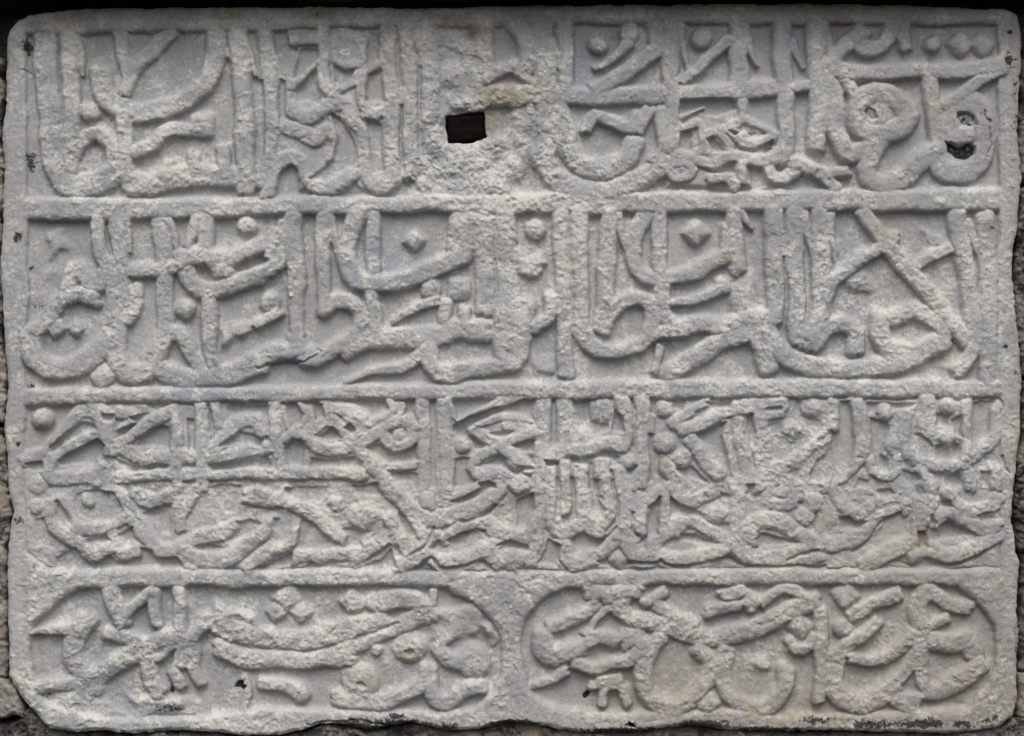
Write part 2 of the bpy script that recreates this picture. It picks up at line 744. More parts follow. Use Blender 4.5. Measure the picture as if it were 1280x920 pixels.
12|860,620 860,760
14|640,740 740,720 800,800
16|60,730 200,670 280,610
'''

# where letters crowd together the ground was only cut in pockets: f h | crowded zone, n h | pocket, g w | groove
POCKETS = '''
Z 20 490
n 0|60,110 430,110 330,220 240,330 190,400 60,430
n .1|250,400 360,300 480,225 570,240 590,270 480,300 350,370 260,440
n 0|310,500 480,390 600,340 650,390 600,470 560,530 330,530
n 0|880,350 1060,240 1110,250 1120,410 870,385
n .1|950,100 1150,90 1020,140 960,115
n .2|820,180 970,160 800,290 710,330 760,260 880,220
n .1|700,470 850,530 1100,535 1100,562 830,570
n .1|60,520 190,500 190,560 130,580 60,560
n .3|620,160 720,170 690,210 640,200
Z 20 600
n .15|90,70 230,30 260,60 180,100
n .2|430,110 600,60 720,90 800,220 700,300 560,310 440,260 410,180
g 8|290,170 390,310
n .1|510,450 640,412 685,430 600,462 520,470
n .05|750,395 870,335 880,430 820,455
n 0|930,240 1060,190 1120,180 1120,390 1060,390 1000,290
n .3|120,280 200,270 230,380 300,450 280,520 140,450
n .1|290,570 430,490 480,570 560,615 680,545 740,610 900,560 900,490 980,500 1010,575 1170,575 1220,635 300,635
Z 230 490
n 0|20,200 75,190 75,420 30,420
g 5|180,100 205,330
n 0|320,95 610,95 600,200 560,150 430,140 330,180 310,130
n .1|245,385 410,290 490,310 590,340 560,400 430,370 330,375
n 0|180,530 540,490 600,450 630,540 450,555 200,570
n .1|730,80 800,80 840,160 830,230 780,250 740,150
n 0|930,60 1000,100 1020,180 960,210 940,140
n 0|980,320 1080,255 1150,330 1020,340
n 0|1170,260 1210,230 1250,270 1240,300
n 0|740,410 800,350 860,360 880,430 870,530 770,530
n 0|920,480 1080,500 1240,470 1280,540 920,545
g 4|1080,70 1280,78
n .3|190,690 240,660 400,680 400,740 370,870 300,880 230,750
Z 230 600
n .25|730,60 830,40 1060,45 1040,90 1000,160 830,150 730,100
n .1|380,300 480,290 560,320 480,400 320,440 400,350
n .2|110,480 200,465 290,490 200,508 110,505
n .4|650,290 760,290 780,400 700,470 610,440
n .2|860,290 930,300 1020,400 1080,460 1000,500 880,510 820,480
n .1|500,655 700,560 800,510 780,600 640,645
n .1|890,645 930,590 985,645
n .2|1030,640 1060,600 1140,600 1090,645
n .1|1130,350 1280,340 1280,490 1150,490 1190,400
Z 440 490
n 0|0,80 250,75 270,130 150,190 120,130 20,95
n 0|110,410 200,380 300,450 440,410 470,380 475,500 270,520 170,470
n .1|280,610 350,590 440,590 480,600 470,700 420,660 330,650
n .1|390,60 470,50 450,150 370,170 400,110
g 8|580,70 590,300 592,500 590,690
n 0|720,70 1060,60 900,130 770,200 740,130
n 0|770,230 950,150 1200,90 1280,60 1280,150 1080,150 900,220 840,270 850,320 970,400 900,410 870,350 760,320 740,260
n .1|990,290 1180,285 1120,330 1050,320
n 0|1170,400 1280,360 1280,400 1200,420
n 0|960,530 1060,470 1160,520 1250,580 1200,610 1080,540 980,530
n .1|740,490 860,480 830,560 870,620 900,640 800,680 740,690
n .1|920,650 1040,660 1060,700 940,700
Z 440 600
n .1|0,40 190,30 200,120 130,110 30,90
n 0|330,210 400,280 460,390 430,410 380,360
n .2|0,380 150,370 60,450 0,470
g 5|260,480 120,590
g 4|600,340 540,470 430,540
n .1|40,640 200,590 270,500 290,590 310,635 160,640
n .1|720,160 840,100 980,40 1050,40 900,120 780,165
g 4|1040,180 960,260 800,300
n .2|700,440 800,380 860,380 820,470 760,490
n .2|890,350 990,370 970,395
n .2|1050,480 1140,440 1280,480 1280,520 1120,490
n .4|1060,190 1170,140 1230,150 1180,350 1080,260
g 5|480,640 580,560 640,640 760,645 930,590 1010,640
Z 640 490
n 0|90,60 150,60 160,210 110,180 0,150 20,90
g 7|300,80 300,370
n 0|440,70 560,60 560,180 620,215 700,220 690,260 600,310 520,240 480,260 460,160
n 0|740,130 800,190 810,300 720,280
g 4|870,60 880,300 860,400
n .1|20,400 160,350 160,430 80,440
n 0|250,500 350,530 300,550 260,545
g 5|340,540 330,700
n .1|430,480 500,500 620,470 680,440 780,470 770,510 700,480 600,490 560,530 440,530
g 9|580,540 590,700
g 5|725,570 740,700
n .1|820,540 900,540 870,610
g 7|1000,320 1010,640
n .2|1020,420 1080,440 1060,620 1010,630
n .1|1160,60 1250,70 1210,130
n .1|1180,540 1280,550 1280,640 1220,600
g 6|0,570 150,565
n .1|1000,60 1040,60 1030,170 1010,160
Z 640 600
g 7|330,0 330,270
g 7|440,0 440,230 400,290
n .1|580,0 640,0 640,150 690,230 660,280 600,200
g 5|740,0 770,180 760,290 700,370
n 0|430,440 520,385 600,430 680,420 620,500 500,500 450,470
n 0|40,150 160,100 170,200 110,340 40,340
n .1|260,430 350,470 330,610 180,610 240,500
n .1|610,590 690,580 740,640 640,610
g 4|350,480 340,560 400,640
n 0|1000,190 1070,130 1060,410 990,420 920,470 980,400
g 4|880,240 890,370 920,410
n 0|1150,130 1220,190 1280,220 1280,270 1160,250
n 0|1220,390 1280,390 1280,440 1230,440
g 5|690,590 740,640 860,600 1040,610 1070,590 1110,620 1280,640
Z 840 490
n .1|0,60 80,60 70,120 0,100
n .1|240,75 440,70 430,110 300,110
n 0|170,310 400,220 370,310 400,450 420,600 380,560 290,400
n 0|560,170 600,160 610,300 570,400 600,560 570,520
n .3|700,240 800,210 790,330 860,380 960,320 980,250 920,200 1090,200 1110,280 1000,380 900,430 820,500 720,480 710,300
n .1|900,60 950,60 950,160 1020,210 930,190
n 0|1280,260 1180,340 1140,430 1050,520 1000,600 1010,650 1100,660 1280,540
n .1|150,540 230,620 260,670 100,610 20,570 130,540
n .2|540,680 610,675 590,720
g 5|690,130 790,120
Z 840 600
n .2|550,40 600,50 590,150 560,100
n .1|350,90 430,110 420,150 360,130
n .05|0,170 120,210 220,240 310,320 430,320 420,400 300,330 200,270 80,250 0,260
n 0|60,400 160,390 280,460 120,450
n 0|610,440 660,390 780,430 920,460 760,490 640,500
n .1|440,550 500,600 560,640 400,580
g 5|540,640 980,640 1130,620
g 4|840,590 1080,510
g 5|0,630 150,630 420,560
g 8|800,85 801,105
g 5|930,180 1030,230 1040,350
Z 1040 490
n 0|70,70 130,70 150,200 170,330 160,420 130,560 0,680 0,300 60,280
n 0|250,75 480,70 600,80 560,110 460,110 380,110 270,170
n 0|280,200 400,220 420,260 390,330 370,400 350,450 420,490 420,560 350,590 310,520 290,400 290,280
n 0|760,150 850,170 840,250 760,240
n -.2|750,390 920,380 930,450 870,495 755,490
n .1|870,200 940,150 950,330 900,300
n -.2|1030,70 1180,60 1150,110 1140,290 1070,350 1020,410 1020,200
n .45|600,300 640,300 740,390 740,480 650,480
n .1|520,560 630,590 650,640 590,690 520,620
n .1|820,620 900,590 940,620 930,680 820,690
n .2|1090,580 1150,570 1140,690 1090,690
n .2|200,620 280,650 260,700 200,680
Z 1040 600
n .1|60,270 130,270 180,320 260,300 200,360 60,360
n .2|320,80 420,65 460,100 370,140
n .2|200,0 260,40 180,60
n .35|370,280 510,220 540,300 540,380 480,430 350,420
n .2|580,20 620,40 660,140 600,90
g 7|730,260 740,400 720,500
n .1|620,380 690,380 700,500 640,500
n 0|780,340 830,300 1050,390 900,420 780,430
n .2|790,150 850,150 890,200 800,190
n .1|470,590 600,620 680,570 740,590 800,620 940,590 1170,490 1060,570 900,620 620,650
n .2|1060,260 1180,240 1100,290
g 4|150,525 270,440 340,320 500,240
T 1 0
f .55|0,110 740,110 720,760 600,830 300,850 0,860
n 0|-5,340 30,360 35,700 10,740 -5,740
n .1|75,120 140,130 150,200 190,220 150,300 120,320 90,220
n .1|195,215 265,215 260,260 200,330 165,350 185,270
n 0|170,390 260,310 290,440 280,470 230,440 180,450
n .1|100,350 125,360 130,480 105,550 95,450
n .1|340,290 400,320 440,310 420,350 350,390
n 0|490,140 545,140 545,260 500,290 490,250
n 0|500,330 555,310 560,450 490,450
n .05|340,510 380,520 440,660 430,730 350,760 300,800 240,790 340,700 360,600
n 0|485,520 555,545 565,760 520,770 500,650
n 0|90,860 100,770 150,730 185,760 190,860
n .1|400,840 440,800 470,850
g 6|625,180 632,380
g 5|640,470 650,760
n .05|330,125 560,120 540,140 480,160 400,130
g 6|725,300 720,470 740,700
T 2 0
f .55|680,470 1110,440 1132,830 680,830
n 0|570,700 630,560 640,660 585,720
Z 645 728 3 1177
n 0|470,465 560,415 620,440 600,470 520,485
n .05|310,320 490,290 420,330 470,370 380,390 340,370
n 0|560,250 640,215 700,270 670,330 600,310 530,320
Z 30 728 3 1177
n .35|570,460 640,425 690,430 660,470 600,490
Z 420 728 3 1177
n .4|440,470 490,450 530,470 490,500
n .4|130,680 170,660 200,690 170,710
g 4|130,385 250,340 420,270
Z 1030 728 3 1177
n .1|530,700 600,590 620,690 640,740 560,750
Z 780 95 0 1280
n 0|400,190 790,160 820,230 700,300 600,300 590,230 470,270 400,280
n 0|910,170 1110,160 1120,400 1080,370 930,290
n .1|400,410 480,400 500,540 400,520
n 0|600,470 640,450 740,540 640,550
n .1|760,400 830,405 810,425
n .1|900,405 970,405 930,428
n .1|970,520 1080,460 1090,500 1020,530
n 0|540,660 680,690 810,620 810,700 640,700
n 0|910,660 1010,660 1060,790 930,830
'''

FIELDS = [
    ('0', '31,42 90,42 130,41 260,38 450,35 560,34 720,30 900,30 1050,30 1200,31 1249,32 1250,236 1130,236 960,238 700,240 500,244 300,247 31,249'),
    ('1', '32,277 160,276 320,270 480,268 640,267 800,267 960,265 1100,265 1248,264 1248,474 1050,474 800,475 560,478 450,480 300,484 120,485 30,486'),
    ('2', '30,507 200,505 320,503 480,501 640,499 800,499 960,498 1250,497 1252,640 1250,711 960,711 800,712 640,713 320,711 60,710 30,690 28,600'),
    ('3', '95,739 140,735 320,734 480,733 550,734 562,739 597,759 620,787 628,818 625,844 603,875 575,887 480,889 320,886 250,896 165,897 100,890 55,876 42,850 40,795 55,770'),
    ('3', '708,735 790,733 960,733 1170,733 1203,739 1228,762 1243,787 1246,818 1240,844 1223,869 1190,886 1000,893 900,888 760,888 700,885 668,869 657,847 650,810 657,779 677,753'),
]
OUTLINE = '8,45 6,60 5,110 3,150 3,200 2,260 2,330 3,400 5,440 9,480 7,500 5,540 8,580 9,610 14,640 10,670 8,690 9,740 10,790 10,845 25,870 50,895 62,910 90,915 130,914 170,918 200,914 240,914 300,918 350,918 375,912 400,905 430,906 460,912 490,906 520,904 560,912 600,911 640,902 680,906 720,915 800,914 860,907 900,912 960,915 1020,913 1100,915 1200,915 1250,908 1266,895 1272,870 1273,820 1275,790 1272,765 1275,720 1275,700 1270,690 1266,650 1268,600 1276,540 1278,480 1276,440 1270,400 1268,340 1270,300 1275,250 1277,220 1274,160 1275,110 1279,80 1277,40 1270,20 1255,12 1200,8 1000,5 900,5 700,7 560,10 430,9 300,9 150,10 60,14 35,18 20,25 10,38'

# ------------------------------------------------------------------ the relief as one height map
H = 12.0
GX0, GX1, GY0, GY1 = -8, 1287, -10, 925
gx = np.arange(GX0, GX1 + 1, 1.0); gy = np.arange(GY0, GY1 + 1, 1.0)
X, Y = np.meshgrid(gx, gy)
SH = X.shape
# hand-cut, worn edges: the tracing is read through a slightly wandering grid
WX = X + 1.0 * grf(SH, 11, 1) + 0.35 * grf(SH, 2.6, 2)
WY = Y + 1.0 * grf(SH, 11, 3) + 0.35 * grf(SH, 2.6, 4)

def blobs(items):
    out = np.zeros(SH)
    for (cx, cy, rx, ry, a) in items:
        out = np.maximum(out, a * np.exp(-(((X - cx) / rx) ** 2 + ((Y - cy) / ry) ** 2)))
    return out

# how far each zone is worn down
erode = blobs([(590, 110, 70, 110, 1.0), (600, 215, 130, 40, 1.0), (640, 190, 60, 60, .9), (110, 850, 110, 70, .9), (60, 690, 70, 60, .8),
               (350, 130, 60, 60, .35), (150, 620, 120, 70, .4), (420, 650, 120, 70, .45), (620, 720, 120, 50, .5), (1130, 610, 140, 90, .55),
               (1150, 830, 120, 90, .6), (560, 790, 90, 60, .6), (900, 810, 180, 90, .55), (720, 800, 90, 80, .45), (400, 800, 140, 70, .35), (180, 400, 80, 60, .35), (630, 330, 40, 110, .35), (250, 800, 90, 70, .5),
               (940, 360, 50, 60, .4), (1080, 350, 60, 60, .4), (1000, 550, 70, 60, .6)])

field = np.full(SH, -1e9); fid = np.full(SH, -1)
for i, (row, p) in enumerate(FIELDS):
    pp = pts_of(p)
    if row == '3':
        pp = catmull(pp + [pp[0]], 8)
    s = poly_sdf(WX, WY, pp)
    m_ = s > field
    field = np.where(m_, s, field); fid = np.where(m_, i, fid)
# frame: full height outside the sunk panels, a steep cut down inside
frame_h = H * np.clip(1 - (1 - np.clip((1.5 - field) / 11.0, 0, 1)) ** 3.2, 0, 1) ** 0.58
base = frame_h.copy()
label = np.where(field > -1.2, fid, 100)         # 0..4 panels, 100 frame (split below)

parts = {}                                        # label -> (kind, row)
relief = np.zeros(SH)
nid = 1000
tx = ty = row = 0
wear_h = 1.0 + 0.10 * grf(SH, 26, 5) + 0.05 * grf(SH, 9, 6)
rough_mask = np.zeros(SH)
def window(x0, y0, x1, y1, pad):
    c0 = max(int(x0 - pad - GX0), 0); c1 = min(int(x1 + pad - GX0) + 2, SH[1])
    r0 = max(int(y0 - pad - GY0), 0); r1 = min(int(y1 + pad - GY0) + 2, SH[0])
    return slice(r0, r1), slice(c0, c1)

def put(sl, h, name, own=0.22):
    global nid
    cur = relief[sl]
    over = h > cur
    relief[sl] = np.where(over, h, cur)
    lab = label[sl]
    mine = over & (h > H * own) & (h > frame_h[sl] - 2.0)
    label[sl] = np.where(mine, nid, lab)
    parts[nid] = (name, row)
    nid += 1

rng = np.random.default_rng(11)
entries = []
ks = KS
for line in (MARKS + POCKETS).strip().splitlines():
    line = line.strip()
    if not line: continue
    if line[0] == 'T':
        _, c, r = line.split(); tx, ty, row, ks = 320 * int(c), TY[int(r)], int(r), KS
        continue
    if line[0] == 'Z':
        z = [float(v) for v in line.split()[1:]]
        tx, ty = z[:2]; row, ks = (int(z[2]), 220 / z[3]) if len(z) > 2 else (2, 220 / 1280.0)
        continue
    head, body = line.split('|')
    P = [(tx + x * ks, ty + y * ks) for x, y in pts_of(body)]
    if head[0] == 'p' and row == 2:
        continue
    entries.append((head.strip(), P, row, ks))
def rank(e):
    k = e[0][0]
    if k in 'pf': return 0
    if k in 'ng': return 2
    if k in 'odq' and e[2] == 2: return 3
    return 1
entries.sort(key=rank)
crowd = 0.60 * H * sstep(0.5, 2.5, np.where(fid == 2, field, -9)) * (0.95 + 0.08 * grf(SH, 12, 9))
relief = np.maximum(relief, crowd)
for head, P, row, ks in entries:
    xs = [p[0] for p in P]; ys = [p[1] for p in P]
    hk = 1.0 + rng.uniform(-0.10, 0.06)
    if head[0] == 'n':
        sl = window(min(xs), min(ys), max(xs), max(ys), 6)
        k = sstep(-1.6, 2.0, poly_sdf(WX[sl], WY[sl], P))
        hh = float(head[1:])
        relief[sl] = np.where(k > 0, np.minimum(relief[sl], relief[sl] * (1 - k) + H * (hh + 0.04) * k), relief[sl])
        lab = label[sl]
        label[sl] = np.where((k > 0.6) & (fid[sl] >= 0) & (frame_h[sl] < 0.5 * H), fid[sl], lab)
    elif head[0] == 'g':
        w_ = float(head[1:]) / 2 + 0.8
        sl = window(min(xs), min(ys), max(xs), max(ys), 9)
        d, _ = seg_dist(WX[sl], WY[sl], catmull(P))
        k = 1 - sstep(0.25, 1.0, d / w_)
        relief[sl] = relief[sl] - k * np.clip(relief[sl] - 0.22 * H, 0, 0.42 * H)
    elif head[0] == 'f':
        sl = window(min(xs), min(ys), max(xs), max(ys), 8)
        k = sstep(-4, 6, poly_sdf(WX[sl], WY[sl], P)) * sstep(0, 3, field[sl])
        relief[sl] = np.maximum(relief[sl], float(head[1:]) * H * k * (0.95 + 0.1 * grf(SH, 12, 9)[sl]))
    elif head[0] == 'p':
        hh = float(head[1:])
        sl = window(min(xs), min(ys), max(xs), max(ys), 10)
        s = poly_sdf(WX[sl], WY[sl], P) + 2.5 * grf(SH, 5, 7)[sl]
        h = H * hh * sstep(-5, 7, s) * (0.9 + 0.22 * grf(SH, 6, 8)[sl])
        put(sl, h, 'worn_patch', own=0.22)
    elif head[0] in 'odq':
        r = float(head[1:]) * ks
        sl = window(xs[0], ys[0], xs[0], ys[0], r * 1.3 + 4)
        dx = WX[sl] - xs[0]; dy = WY[sl] - ys[0]
        if head[0] == 'o':
            t = np.hypot(dx, dy) / r
        elif head[0] == 'd':
            a = rng.uniform(-0.15, 0.15); ca, sa = math.cos(a), math.sin(a)
            u, v = dx * ca - dy * sa, dx * sa + dy * ca
            t = (np.abs(u) ** 1.25 + np.abs(v) ** 1.25) ** (1 / 1.25) / (r * 1.08)
        else:
            t = (np.abs(dx) ** 4 + np.abs(dy) ** 4) ** 0.25 / (r * 0.95)
        h = H * hk * np.clip(1 - np.clip(t, 0, 1) ** 3, 0, 1) ** 0.55
        put(sl, h, 'lozenge_dot' if head[0] == 'd' else 'round_dot' if head[0] == 'o' else 'square_dot')
    else:
        ws = [float(v) for v in head.split('-')]
        w0, w1 = ws[0], ws[-1]
        if w1 < w0 * 0.5 and abs(P[-1][1] - P[0][1]) > 1.6 * abs(P[-1][0] - P[0][0]):   # barb beside an upright
            P = [(x_ + 2.0, y_) for x_, y_ in P]; w0 += 0.5
        C = catmull(P)
        slant = rng.uniform(-1, 1)
        r = max(w0, w1) / 2
        sl = window(min(xs), min(ys), max(xs), max(ys), r + 9)
        d, arc = seg_dist(WX[sl], WY[sl], C)
        closed = math.hypot(C[0][0] - C[-1][0], C[0][1] - C[-1][1]) < 1.0
        if not closed:                                  # chisel-cut ends instead of round ones
            for a, b, far in ((C[0], C[min(2, len(C) - 1)], 0.0), (C[-1], C[-min(3, len(C))], 1.0)):
                ux, uy = a[0] - b[0], a[1] - b[1]; n_ = math.hypot(ux, uy) + 1e-9; ux /= n_; uy /= n_
                al = (WX[sl] - a[0]) * ux + (WY[sl] - a[1]) * uy
                ac = (WX[sl] - a[0]) * -uy + (WY[sl] - a[1]) * ux
                near = (np.abs(arc - far) < 1e-6) & (al > 0)
                pa = np.abs(ac) ** 3.4 + (np.abs(al) * 1.12 * (1 + 0.25 * slant * np.sign(ac))) ** 3.4
                d = np.where(near, pa ** (1 / 3.4), d)
        rr = (w0 + (w1 - w0) * arc) / 2 * (1.13, 1.12, 1.16, 1.12)[row] + 1.0
        t = np.clip(d / rr, 0, 1)
        h = H * hk * np.minimum(1, (rr / 8.0) ** 0.45) * np.clip(1 - t ** 4.2, 0, 1) ** 0.55
        put(sl, h, 'letter_tail' if w1 < w0 * 0.5 else 'letter_stroke')

# narrow gaps and inner corners between strokes were never cut to full depth
cover = blur_pad(np.maximum(relief, frame_h * 0.6) / H, 4.5)
lo = 0.78 - 0.02 * sstep(490, 520, Y) * (1 - sstep(700, 740, Y)) - 0.14 * erode
relief = np.maximum(relief, H * 0.86 * sstep(lo, lo + 0.24, cover))
side = 1 - 0.50 * (1 - sstep(26, 40, X)) * sstep(40, 70, Y) - 0.35 * sstep(1244, 1256, X) * sstep(20, 50, Y)
base = base * side
hgt = np.maximum(base, relief * wear_h)
hgt = np.maximum(hgt, 0.45 * blur_pad(hgt, 2.5))
hgt = blur_pad(hgt, 0.65)
soft = blur_pad(hgt, 4.0)
e = np.clip(erode, 0, 1)
hgt = hgt * (1 - 0.62 * e) + soft * 0.62 * e * (1 - 0.12 * e)

raised = sstep(0.25 * H, 0.8 * H, hgt)
# crust: patches of lime and lichen that stand slightly proud, thick on the letters and thin on the smooth ground
zone = blobs([(600, 200, 260, 120, .9), (560, 560, 420, 200, .75), (200, 450, 260, 150, .6), (800, 420, 300, 120, .6), (1090, 420, 220, 140, .5),
              (150, 180, 150, 130, .35), (900, 640, 300, 120, .45), (300, 810, 300, 80, .5), (800, 830, 200, 90, .35), (1100, 640, 160, 120, .5)])
crust_n = 0.85 * fractal(SH, 8, 21, 5, 0.72) + 0.45 * grf(SH, 45, 22)
crust = np.clip(0.22 + 0.23 * crust_n + 0.26 * (zone - 0.4) + 0.16 * (raised - 0.45) + 0.12 * e, 0, 1)
cmask = sstep(0.30, 0.48, crust)
rough = 0.30 + 0.75 * raised * (0.6 + 0.4 * zone) + 0.9 * e
rough = blur_pad(rough, 2.0)
n_mid = fractal(SH, 5.0, 31, 4, 0.6)
n_fine = grf(SH, 1.0, 32); n_fine2 = grf(SH, 1.9, 33)
hgt = hgt + rough * (0.40 * n_mid + 0.13 * n_fine + 0.22 * n_fine2) * 0.50 + cmask * (0.40 + 0.20 * n_fine2 + 0.12 * n_fine) + 0.10 * n_fine2
# chips knocked out of the raised work
chip_n = fractal(SH, 5, 41, 3, 0.5)
hgt -= raised * (0.25 + e) * 1.8 * sstep(1.35, 2.1, chip_n)
spall = fractal(SH, 11, 43, 4, 0.55)
sp1 = sstep(0.55, 0.72, spall); sp2 = sstep(0.75, 0.9, fractal(SH, 7, 44, 4, 0.6))
hgt -= raised * (0.75 * sp1 + 0.6 * sp2) * (0.4 + 0.5 * zone + 0.9 * e)
hgt += 1.2 * grf(SH, 60, 42) * 0.7

# holes, sockets, pits
def pit(poly, depth, edge=1.0, noise_amp=0.4):
    P = pts_of(poly); xs = [p[0] for p in P]; ys = [p[1] for p in P]
    sl = window(min(xs), min(ys), max(xs), max(ys), 6)
    s = poly_sdf(X[sl] + noise_amp * grf(SH, 2, 51)[sl], Y[sl] + noise_amp * grf(SH, 2, 52)[sl], P)
    k = sstep(-edge, edge, s)
    hgt[sl] = hgt[sl] * (1 - k) + (-depth + 0.8 * n_fine2[sl]) * k
    return sl, k
dark = np.zeros(SH)
pit('557,145 604,139 607,171 585,178 560,177', 22, 1.2)
for poly, dep in (('1197,141 1205,139 1218,144 1223,156 1214,158 1203,155 1197,148', -3.5),
                  ('1182,176 1189,178 1199,183 1212,179 1219,183 1219,193 1210,199 1196,197 1187,189', 4),
                  ('1081,139 1086,135 1093,137 1097,148 1093,150 1084,148', -6)):
    sl, k = pit(poly, dep, 1.2)
    dark[sl] = np.maximum(dark[sl], k * (0.22 if dep < -5 else 0.50 if dep < 0 else 0.66))
for poly in ('291,860 297,853 304,851 304,856 308,858 303,863 297,860', '728,870 733,865 738,866 735,873 730,875', '785,902 792,906 796,909 787,908'):
    sl, k = pit(poly, 3, 1.0)
    dark[sl] = np.maximum(dark[sl], k)

def crackline(pts, w, depth):
    P = pts_of(pts); xs = [p[0] for p in P]; ys = [p[1] for p in P]
    sl = window(min(xs), min(ys), max(xs), max(ys), 6)
    d, _ = seg_dist(X[sl] + 1.2 * grf(SH, 3, 53)[sl], Y[sl] + 1.2 * grf(SH, 3, 54)[sl], P)
    hgt[sl] -= depth * (1 - sstep(w * 0.4, w, d))
crackline('320,458 345,455 380,452 400,440', 2.2, 4)
crackline('1236,196 1239,175 1236,150 1230,140', 1.5, 3)
crackline('40,92 30,90 26,86', 1.5, 2)
crackline('480,905 440,900 400,902 385,907', 1.8, 4)
crackline('1252,500 1254,510 1252,520', 1.6, 3)
crackline('1256,570 1257,585 1262,590', 2.2, 4)

# dark growths and stains with shapes of their own
dark = np.maximum(dark, blobs([(34, 58, 9, 15, .75), (36, 200, 10, 22, .62), (21, 296, 9, 9, .8), (37, 335, 5, 5, .7), (50, 380, 16, 10, .5), (38, 483, 12, 4, .6),
                               (22, 555, 4, 4, .9), (22, 650, 8, 8, .7), (1263, 40, 5, 4, .7), (1263, 75, 10, 16, .62), (1270, 110, 6, 20, .6),
                               (210, 885, 34, 9, .56), (214, 862, 4, 8, .7), (1256, 388, 6, 4, .6), (1258, 433, 4, 4, .8), (1262, 575, 5, 9, .5),
                               (1240, 285, 9, 9, .5), (58, 870, 9, 7, .5), (1088, 118, 10, 3, .6), (1227, 140, 8, 7, .5), (395, 18, 10, 5, .6),
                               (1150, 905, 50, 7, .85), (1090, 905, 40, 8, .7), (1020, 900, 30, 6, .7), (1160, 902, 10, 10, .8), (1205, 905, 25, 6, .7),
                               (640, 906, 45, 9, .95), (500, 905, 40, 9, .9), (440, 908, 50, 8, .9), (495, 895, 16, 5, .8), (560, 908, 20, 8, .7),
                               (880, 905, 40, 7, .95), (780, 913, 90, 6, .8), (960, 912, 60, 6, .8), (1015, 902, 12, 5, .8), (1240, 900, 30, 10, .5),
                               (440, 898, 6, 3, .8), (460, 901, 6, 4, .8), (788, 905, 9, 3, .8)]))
right_dirt = sstep(1262, 1274, X + 4 * grf(SH, 10, 61)) * 0.45
dark = np.maximum(dark, right_dirt * (0.6 + 0.4 * grf(SH, 14, 62)))
warm = np.clip(blobs([(632, 118, 46, 20, 1.0), (614, 150, 16, 26, .9), (595, 40, 14, 10, .8), (680, 28, 12, 16, .6), (88, 22, 30, 8, .9), (284, 18, 32, 8, 1.),
                      (398, 18, 26, 8, .9), (560, 22, 30, 8, .8), (670, 22, 60, 10, .6), (1045, 28, 20, 16, .6), (1130, 28, 14, 14, .6),
                      (1240, 282, 12, 12, .7), (1105, 285, 14, 14, .5), (908, 320, 9, 9, .8), (1120, 130, 22, 22, .5), (1170, 130, 12, 40, .35),
                      (825, 580, 12, 18, .6), (580, 665, 20, 10, .5), (835, 630, 16, 16, .35), (1150, 670, 12, 18, .7), (1080, 540, 16, 20, .4),
                      (460, 850, 50, 24, .45), (510, 820, 25, 12, .6), (600, 800, 20, 20, .4), (47, 820, 8, 40, .55), (420, 443, 20, 10, .6),
                      (820, 860, 90, 36, .32), (990, 890, 120, 18, .38), (700, 790, 20, 20, .3)])
               + 0.55 * sstep(560, 1450, X + 0.9 * (Y - 560)) * sstep(520, 800, Y) + 0.10 * np.clip(grf(SH, 30, 63), 0, 2), 0, 1)
warm = np.maximum(warm, 0.8 * (1 - sstep(8, 24, Y)) * sstep(380, 700, X))
warm = np.maximum(warm, 0.35 * sstep(1254, 1266, X) * (Y < 700))
crust = crust * (1 - 0.6 * np.clip(dark, 0, 1))
# bluish bare marble showing where the crust has come away
cool = np.clip(blobs([(575, 95, 50, 40, .9), (360, 160, 70, 70, .7), (600, 215, 90, 30, .6), (480, 330, 70, 40, .7), (385, 445, 50, 20, 1.), (160, 130, 60, 60, .5),
                      (250, 490, 180, 12, .9), (130, 520, 70, 40, .6), (880, 488, 60, 8, .9), (90, 400, 60, 60, .5), (240, 560, 90, 40, .5), (470, 260, 150, 12, .6)])
               + 0.12 * grf(SH, 35, 64), 0, 1)

# outer edge of the tablet: rounded over, then falling back into the joint
edge = poly_sdf(X + 0.8 * grf(SH, 14, 71) + 0.35 * grf(SH, 2.5, 72), Y + 0.8 * grf(SH, 14, 73) + 0.35 * grf(SH, 2.5, 74), pts_of(OUTLINE))
hgt -= 3.0 * (1 - sstep(0, 6, edge)) ** 1.5
hgt -= 50.0 * sstep(0, 2.5, -edge)
keep_v = edge > -3.2

# ------------------------------------------------------------------ tablet object
# frame pieces
rails = {101: 'frame_rail', 102: 'frame_rail', 103: 'frame_rail', 104: 'frame_border', 105: 'frame_border', 106: 'frame_border', 107: 'frame_border', 108: 'cartouche_divider'}
fr = label == 100
lab2 = label.copy()
def setl(mask, v):
    lab2[fr & mask] = v
setl(Y < 480, 106)
setl(Y >= 480, 107)
setl(Y < 140, 104)
setl(Y > 820, 105)
setl((X >= 28) & (X <= 1252) & (Y > 200) & (Y < 320), 101)
setl((X >= 28) & (X <= 1252) & (Y > 440) & (Y < 560), 102)
setl((X >= 28) & (X <= 1252) & (Y > 680) & (Y < 760), 103)
setl((X < 28) & (Y > 45) & (Y < 860), 106)
setl((X > 1252) & (Y > 40) & (Y < 860), 107)
setl((X > 595) & (X < 690) & (Y > 740) & (Y < 880), 108)
setl((X < 140) & (X >= 28) & (Y > 735) & (Y < 830), 106)
setl((X > 1195) & (X <= 1252) & (Y > 735) & (Y < 870), 107)

tablet = empty('inscribed_tablet', (0, 0.02, ZB))
tag(tablet, 'weathered grey marble tablet carved with four lines of raised Arabic script', 'stone tablet')
inv = np.array([0, -0.02, -ZB])

ok = keep_v[:-1, :-1] & keep_v[1:, :-1] & keep_v[:-1, 1:] & keep_v[1:, 1:]
flab = lab2[:-1, :-1].copy()
